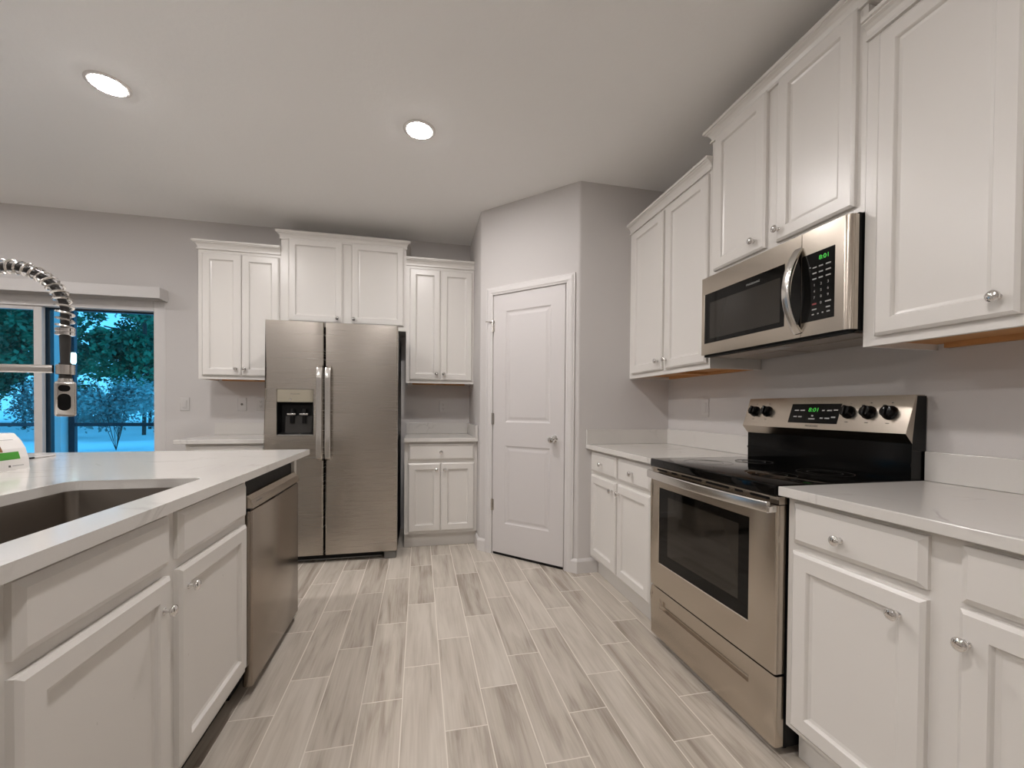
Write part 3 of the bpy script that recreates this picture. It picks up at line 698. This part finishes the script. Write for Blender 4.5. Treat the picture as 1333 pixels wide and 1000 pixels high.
# ------------------------------------------------------------------ faucet
fx, fy = -1.19, 1.395
t = thing('spring_faucet', 'tall chrome spring-neck kitchen faucet arching over the sink', 'faucet', (fx, fy, ZK))
bm = B(); lathe(bm, [(.030, 0), (.030, .006), (.024, .010), (.023, .10), (.016, .11), (.014, .14), (.014, .36), (.019, .365), (.019, .395)], (0, 0, 0), 'Z', 20); obj('post', bm, 'chrome', t, smooth=True)
bm = B(); sweep(bm, [(0, -.02, .07), (0, -.055, .075), (0, -.11, .10)], circ(.007, 10)); obj('lever', bm, 'chrome', t, smooth=True)
arc = []
def P(u_):                # u in 0..1: straight up, half circle, straight down
    rr_, zc_ = .1175, .500
    L0, L1, L2 = .105, math.pi * rr_, .045; s_ = u_ * (L0 + L1 + L2)
    if s_ < L0: return Vector((0, 0, zc_ - L0 + s_))
    if s_ < L0 + L1:
        a = (s_ - L0) / rr_; return Vector((rr_ - rr_ * math.cos(a), 0, zc_ + rr_ * math.sin(a)))
    return Vector((2 * rr_, 0, zc_ - (s_ - L0 - L1)))
bm = B(); sweep(bm, [P(i / 60) for i in range(61)], circ(.0095, 12), up=Vector((0, 1, 0))); obj('hose', bm, 'hose', t, smooth=True)
bm = B(); turns = 28; pts = []
for i in range(turns * 14 + 1):
    u_ = i / (turns * 14); p = P(u_); tg = (P(min(1, u_ + .002)) - P(max(0, u_ - .002))).normalized(); sd = Vector((0, 1, 0)); nr = sd.cross(tg)
    a = 2 * math.pi * turns * u_; pts.append(p + (sd * math.cos(a) + nr * math.sin(a)) * .0172)
sweep(bm, pts, circ(.0032, 6)); obj('spring_coil', bm, 'bright', t, smooth=True)
hx = 2 * .1175
bm = B(); lathe(bm, [(.016, .437), (.020, .439), (.020, .446), (.0175, .447), (.020, .449), (.020, .457), (.016, .459)], (hx, 0, 0), 'Z', 20); obj('collar', bm, 'chrome', t, smooth=True)
bm = B(); lathe(bm, [(.010, .36), (.012, .437)], (hx, 0, 0), 'Z', 16); obj('neck', bm, 'hose', t, smooth=True)
bm = B(); sweep(bm, [(.01, 0, .345), (hx - .028, 0, .345)], rrect(.0035, .011, .003), up=Vector((0, 0, 1)))
lathe(bm, [(.019, .331), (.019, .357), (.0165, .357), (.0165, .331)], (hx, 0, 0), 'Z', 20)
for f_ in [f_ for f_ in bm.faces if len(f_.verts) > 12]: bm.faces.remove(f_)
lathe(bm, [(.0175, .330), (.0175, .362)], (0, 0, 0), 'Z', 20); obj('docking_arm', bm, 'bright', t, smooth=True)
bm = B(); lathe(bm, [(.013, .318), (.013, .362)], (hx, 0, 0), 'Z', 16); obj('dock_ring', bm, 'hose', t, smooth=True)
HM = T((hx, 0, .268)) @ Matrix.Rotation(R(34), 4, 'Z') @ Matrix.Rotation(R(4), 4, 'X')
bm = B(); box(bm, -.021, .021, -.020, .020, -.052, .044, .006, 3); lathe(bm, [(.015, .044), (.014, .052)], (0, 0, 0), 'Z', 16); hd = obj('spray_head', bm, 'bright', t, smooth=True, mtx=HM)
for z_, a_, b_ in ((.026, .0115, .009), (-.012, .0125, .023)):
    bm = B(); vs = rrect(a_, b_, min(a_, b_) - .0005, 6); lo = [bm.verts.new((-.002 + p[0], -.0215, z_ + p[1])) for p in vs]; hi = [bm.verts.new((-.002 + p[0], -.019, z_ + p[1])) for p in vs]
    for i in range(len(vs)): bm.faces.new((lo[i], lo[(i + 1) % len(vs)], hi[(i + 1) % len(vs)], hi[i]))
    bm.faces.new(lo); bm.faces.new(hi[::-1]); obj('spray_button', bm, 'black', hd, mtx=HM)

# ------------------------------------------------------------------ small things on the island
t = thing('display_box', 'white slanted leaflet box with a green stripe on the island top', 'box', (-1.49, 1.72, ZK))
prf = [(0, 0), (-.004, .045), (-.013, .080), (-.028, .110), (-.048, .135), (-.056, .137), (-.110, .137), (-.112, 0)]
bm = B(); a = [bm.verts.new((x_, 0, z_)) for x_, z_ in prf]; b2 = [bm.verts.new((x_, .285, z_)) for x_, z_ in prf]
for i in range(len(prf)): bm.faces.new((a[i], a[(i + 1) % len(prf)], b2[(i + 1) % len(prf)], b2[i]))
bm.faces.new(a); bm.faces.new(b2[::-1]); obj('box_shell', bm, 'white2', t)
def strip(name, y0, y1, s0, s1, mat, lab=None):
    bm = B()
    def pt(z_):
        for (xa, za), (xb, zb2) in zip(prf, prf[1:5]):
            if za <= z_ <= zb2: return xa + (xb - xa) * (z_ - za) / (zb2 - za) + .0006
        return -.047
    zz = [s0 + (s1 - s0) * i / 4 for i in range(5)]
    ra = [(bm.verts.new((pt(z_), y0, z_)), bm.verts.new((pt(z_), y1, z_))) for z_ in zz]
    for p, r_ in zip(ra, ra[1:]): bm.faces.new((p[0], p[1], r_[1], r_[0]))
    o = obj(name, bm, mat, t, label=lab); return o
strip('green_stripe', .02, .250, .040, .068, 'green', 'green stripe'); strip('brown_patch', .02, .190, .070, .096, 'brown', 'brown patch')
strip('print_line', .02, .255, .112, .1135, 'legend'); strip('print_line', .215, .262, .0145, .017, 'legend'); strip('emblem', .200, .209, .012, .0195, 'darkprint', 'small dark emblem')
t = thing('pen', 'thin white pen lying on the island top beside the leaflet box', 'pen', (-1.715, 2.31, ZK), R(92))
bm = B(); sweep(bm, [(.02, 0, .005), (.14, 0, .005)], circ(.0048, 10)); obj('pen_barrel', bm, 'white', t, smooth=True)
bm = B(); sweep(bm, [(0, 0, .005), (.005, 0, .005), (.0198, 0, .005)], circ(.004, 10)); obj('pen_tip', bm, 'black', t, smooth=True)

# ------------------------------------------------------------------ wall plates
def plate(label, cat, name, loc, rz, kind):
    t = thing(name, label, cat, loc, rz, None)
    bm = B(); rect_loops(bm, -.0355, .0355, -.058, .058, [(0, -.0005), (0, -.003), (.003, -.006)]); pl = obj('cover_plate', bm, 'white', t)
    if kind == 'switch':
        bm = B(); rect_loops(bm, -.0165, .0165, -.033, .033, [(0, -.004), (0, -.0075), (.002, -.009)]); obj('rocker', bm, 'white', t)
    elif kind == 'jack':
        bm = B(); lathe(bm, [(.010, .0055), (.010, .009), (.006, .0095)], (0, 0, 0), '-Y', 14); obj('jack', bm, 'grey', t)
    else:
        for z_ in (.020, -.020):
            bm = B(); lathe(bm, [(.0165, .0055), (.0165, .008), (.0155, .0085)], (0, 0, z_), '-Y', 20); rc = obj('receptacle', bm, 'white', t)
            bm = B(); box(bm, -.0075, -.0050, -.0092, -.0083, z_ - .002, z_ + .008); box(bm, .0050, .0075, -.0092, -.0083, z_ - .002, z_ + .007); lathe(bm, [(.0028, .0083), (.0028, .0092)], (0, 0, z_ - .008), '-Y', 8); obj('slots', bm, 'grey', rc)
    return t
plate('white light switch on the back wall beside the patio door', 'switch', 'light_switch', (-1.956, YB, 1.168), 0, 'switch')
plate('white jack plate on the back wall under the left upper cabinet', 'wall plate', 'jack_plate', (-1.518, YB, 1.170), 0, 'jack')
plate('white power outlet on the back wall touching the refrigerator edge', 'outlet', 'power_outlet', (-1.368, YB, 1.174), 0, 'outlet')
plate('white power outlet between the refrigerator and pantry above the short counter', 'outlet', 'power_outlet', (.224, YB, 1.165), 0, 'outlet')
plate('white switch plate on the right wall left of the range', 'switch', 'wall_switch', (XR, 2.345, 1.165), q, 'switch')

# ------------------------------------------------------------------ ceiling lights
GL = 'recessed ceiling downlights'
def light(label, x, y):
    t = thing('recessed_light', label, 'ceiling light', (x, y, ZC), 0, GL)
    bm = B(); lathe(bm, [(.090, 0), (.090, .002), (.084, .006), (.070, .0075), (.067, .004), (.067, .001)], (0, 0, 0), '-Z', 36)
    for f_ in [f_ for f_ in bm.faces if len(f_.verts) > 12]: bm.faces.remove(f_)
    obj('trim_ring', bm, 'ring', t, smooth=True, ang=60)
    bm = B(); lathe(bm, [(.067, .003), (.0665, .0079), (.060, .0092), (.02, .0100)], (0, 0, 0), '-Z', 36); obj('lens', bm, 'lens', t, smooth=True, ang=60)
light('lit recessed ceiling light over the island at upper left', -1.507, 2.467)
light('lit recessed ceiling light above the middle of the floor, left of the pantry', -.008, 2.462)
light('lit recessed ceiling light above the near end of the island, beyond the frame top', -1.507, .33)
light('lit recessed ceiling light above the camera, beyond the frame top', -.008, .33)
light('added unseen fill light over the dining space, near the patio door', -3.55, 2.75)  # added out of frame to brighten the back wall around the slider
light('added unseen fill light over the dining space, further from the patio door', -3.55, .5)  # second added fill on the dining side, evens out the left of the room
light('added unseen fill light in the far living space on the right', -.4, -4.6)  # added behind the camera so the steel reflects a lit room
light('added unseen fill light in the far living space at its centre', -2.4, -4.6)  # added fill for the middle of the unseen room, lights its walls
light('added unseen fill light in the far living space on the left', -4.2, -3.6)  # added fill for the unseen left rear, same purpose as its neighbours

# ------------------------------------------------------------------ outdoors
bm = B(); box(bm, -90, 60, YB + .14, 140, -.45, -.30); struct(obj('ground', bm, 'ground'))
bm = B(); box(bm, -6.2, 1.0, YB + .14, 6.72, -.30, -.02); struct(obj('patio', bm, 'concrete'))
bm = B(); box(bm, -6.2, 1.0, YB + .14, 6.80, 2.62, 2.70); struct(obj('porch_roof', bm, 'column'))
bm = B(); box(bm, -4.74, -4.475, 6.46, 6.72, -.02, 2.52, .006); box(bm, -4.77, -4.445, 6.43, 6.75, -.02, .12, .006); box(bm, -4.77, -4.445, 6.43, 6.75, 2.52, 2.62, .006)
tag(obj('porch_column', bm, 'column'), 'pale square porch column seen through the glass behind the faucet', 'column')
t = thing('porch_screen_frame', 'dark aluminium porch screen frame outside the patio door', 'screen frame', (0, 6.6, -.02))
bm = B(); box(bm, -4.470, -4.405, -.025, .025, 0, 2.50); box(bm, -2.40, -2.34, -.025, .025, 0, 2.50); box(bm, -6.1, -6.04, -.025, .025, 0, 2.50); obj('post', bm, 'alu', t)
bm = B(); box(bm, -4.404, -2.401, -.02, .02, .895, .940); box(bm, -6.039, -4.76, -.02, .02, .895, .940); obj('rail', bm, 'alu', t)
bm = B(); box(bm, -4.404, -2.401, -.02, .02, 2.43, 2.50); box(bm, -6.039, -4.76, -.02, .02, 2.43, 2.50); obj('header', bm, 'alu', t)
t = thing('porch_lantern', 'small lit porch lantern on the dark screen post outside', 'lantern', (-4.375, 6.52, 1.68))
bm = B(); box(bm, -.075, -.02, .035, .0548, .02, .15); box(bm, -.03, .03, -.03, .045, .15, .162); box(bm, -.03, .03, -.03, .03, -.012, 0); obj('bracket', bm, 'alu', t)
bm = B(); lathe(bm, [(.018, .0005), (.028, .03), (.028, .13), (.02, .1495)], (0, 0, 0), 'Z', 14); obj('lamp_glass', bm, 'lantern', t, smooth=True)
bm = B(); sweep(bm, [(-3.96, 6.6, 2.4298), (-3.96, 6.6, 2.39), (-3.945, 6.6, 2.37), (-3.965, 6.6, 2.345), (-3.955, 6.6, 2.325)], circ(.009, 8), up=Vector((0, 1, 0)))
tag(obj('porch_hook', bm, 'column', smooth=True), 'small white hook hanging from the dark porch header outside', 'hook')
random.seed(7)
def tree(name, label, x, y, ht, r, zlow, mat, n, ls, grp):
    t = thing(name, label, 'tree', (x, y, -.30), 0, grp)
    bm = B(); pts = []; p = Vector((0, 0, 0))
    for i in range(7): pts.append(p.copy()); p += Vector((random.uniform(-.12, .12), random.uniform(-.12, .12), ht * .8 / 6))
    rings = None
    sweep(bm, pts, circ(.03 + ht * .004, 8), up=Vector((1, 0, 0)))
    for i in range(9):
        z_ = random.uniform(zlow, ht * .7); a = random.uniform(0, 6.28); l_ = r * random.uniform(.4, .8)
        sweep(bm, [(0, 0, z_), (l_ * .5 * math.cos(a), l_ * .5 * math.sin(a), z_ + l_ * .25), (l_ * math.cos(a), l_ * math.sin(a), z_ + l_ * .35)], circ(.035, 5), up=Vector((0, .1, 1)))
    obj('trunk', bm, 'bark', t, smooth=True)
    bm = B(); cl = []
    for i in range(40):
        a = random.uniform(0, 6.28); z_ = random.uniform(zlow, ht); k_ = math.sin(math.pi * min(1, max(.12, (z_ - zlow) / (ht - zlow) * .85 + .12))); d_ = r * k_ * math.sqrt(random.random())
        cl.append((Vector((d_ * math.cos(a), d_ * math.sin(a), z_)), r * random.uniform(.22, .42)))
    for i in range(n):
        c_, cr_ = random.choice(cl); v_ = Vector((random.gauss(0, 1), random.gauss(0, 1), random.gauss(0, .7))).normalized() * cr_ * random.random() ** .4
        c_ = c_ + v_; a_ = Vector((random.gauss(0, 1), random.gauss(0, 1), random.gauss(0, 1))).normalized(); b_ = a_.orthogonal().normalized(); s_ = ls * random.uniform(.6, 1.4)
        vs = [bm.verts.new(c_ + a_ * s_ * u1 + b_ * s_ * .55 * u2) for u1, u2 in ((-1, 0), (0, -1), (1, 0), (0, 1))]; bm.faces.new(vs)
    o = obj('foliage', bm, mat, t)
    return t
ORD = ['leftmost', 'second from the left', 'third from the left', 'fourth from the left', 'rightmost']
for rowl, y_, x0_, n_, zl in (('front', 24, -26.2, 4, 2.3), ('middle', 30.5, -35.8, 5, 1.9), ('back', 37, -37.4, 5, 1.5), ('farthest', 43.5, -42.2, 5, 1.2)):
    for i in range(n_):
        mt_ = 'leaf_b' if (i + y_) % 3 < 1 else 'leaf_a'
        tree('tree', ('dark' if mt_ == 'leaf_a' else 'pale') + ' leafy tree beyond the porch at dusk, %s of the %s row' % (ORD[i] if i < n_ - 1 else ORD[-1], rowl),
             x0_ + 6.45 * i, y_ + random.uniform(-.15, .15), random.uniform(12, 15) if y_ < 32 else random.uniform(17, 20), 2.5, zl, mt_, 12000, .13, 'trees beyond the porch')
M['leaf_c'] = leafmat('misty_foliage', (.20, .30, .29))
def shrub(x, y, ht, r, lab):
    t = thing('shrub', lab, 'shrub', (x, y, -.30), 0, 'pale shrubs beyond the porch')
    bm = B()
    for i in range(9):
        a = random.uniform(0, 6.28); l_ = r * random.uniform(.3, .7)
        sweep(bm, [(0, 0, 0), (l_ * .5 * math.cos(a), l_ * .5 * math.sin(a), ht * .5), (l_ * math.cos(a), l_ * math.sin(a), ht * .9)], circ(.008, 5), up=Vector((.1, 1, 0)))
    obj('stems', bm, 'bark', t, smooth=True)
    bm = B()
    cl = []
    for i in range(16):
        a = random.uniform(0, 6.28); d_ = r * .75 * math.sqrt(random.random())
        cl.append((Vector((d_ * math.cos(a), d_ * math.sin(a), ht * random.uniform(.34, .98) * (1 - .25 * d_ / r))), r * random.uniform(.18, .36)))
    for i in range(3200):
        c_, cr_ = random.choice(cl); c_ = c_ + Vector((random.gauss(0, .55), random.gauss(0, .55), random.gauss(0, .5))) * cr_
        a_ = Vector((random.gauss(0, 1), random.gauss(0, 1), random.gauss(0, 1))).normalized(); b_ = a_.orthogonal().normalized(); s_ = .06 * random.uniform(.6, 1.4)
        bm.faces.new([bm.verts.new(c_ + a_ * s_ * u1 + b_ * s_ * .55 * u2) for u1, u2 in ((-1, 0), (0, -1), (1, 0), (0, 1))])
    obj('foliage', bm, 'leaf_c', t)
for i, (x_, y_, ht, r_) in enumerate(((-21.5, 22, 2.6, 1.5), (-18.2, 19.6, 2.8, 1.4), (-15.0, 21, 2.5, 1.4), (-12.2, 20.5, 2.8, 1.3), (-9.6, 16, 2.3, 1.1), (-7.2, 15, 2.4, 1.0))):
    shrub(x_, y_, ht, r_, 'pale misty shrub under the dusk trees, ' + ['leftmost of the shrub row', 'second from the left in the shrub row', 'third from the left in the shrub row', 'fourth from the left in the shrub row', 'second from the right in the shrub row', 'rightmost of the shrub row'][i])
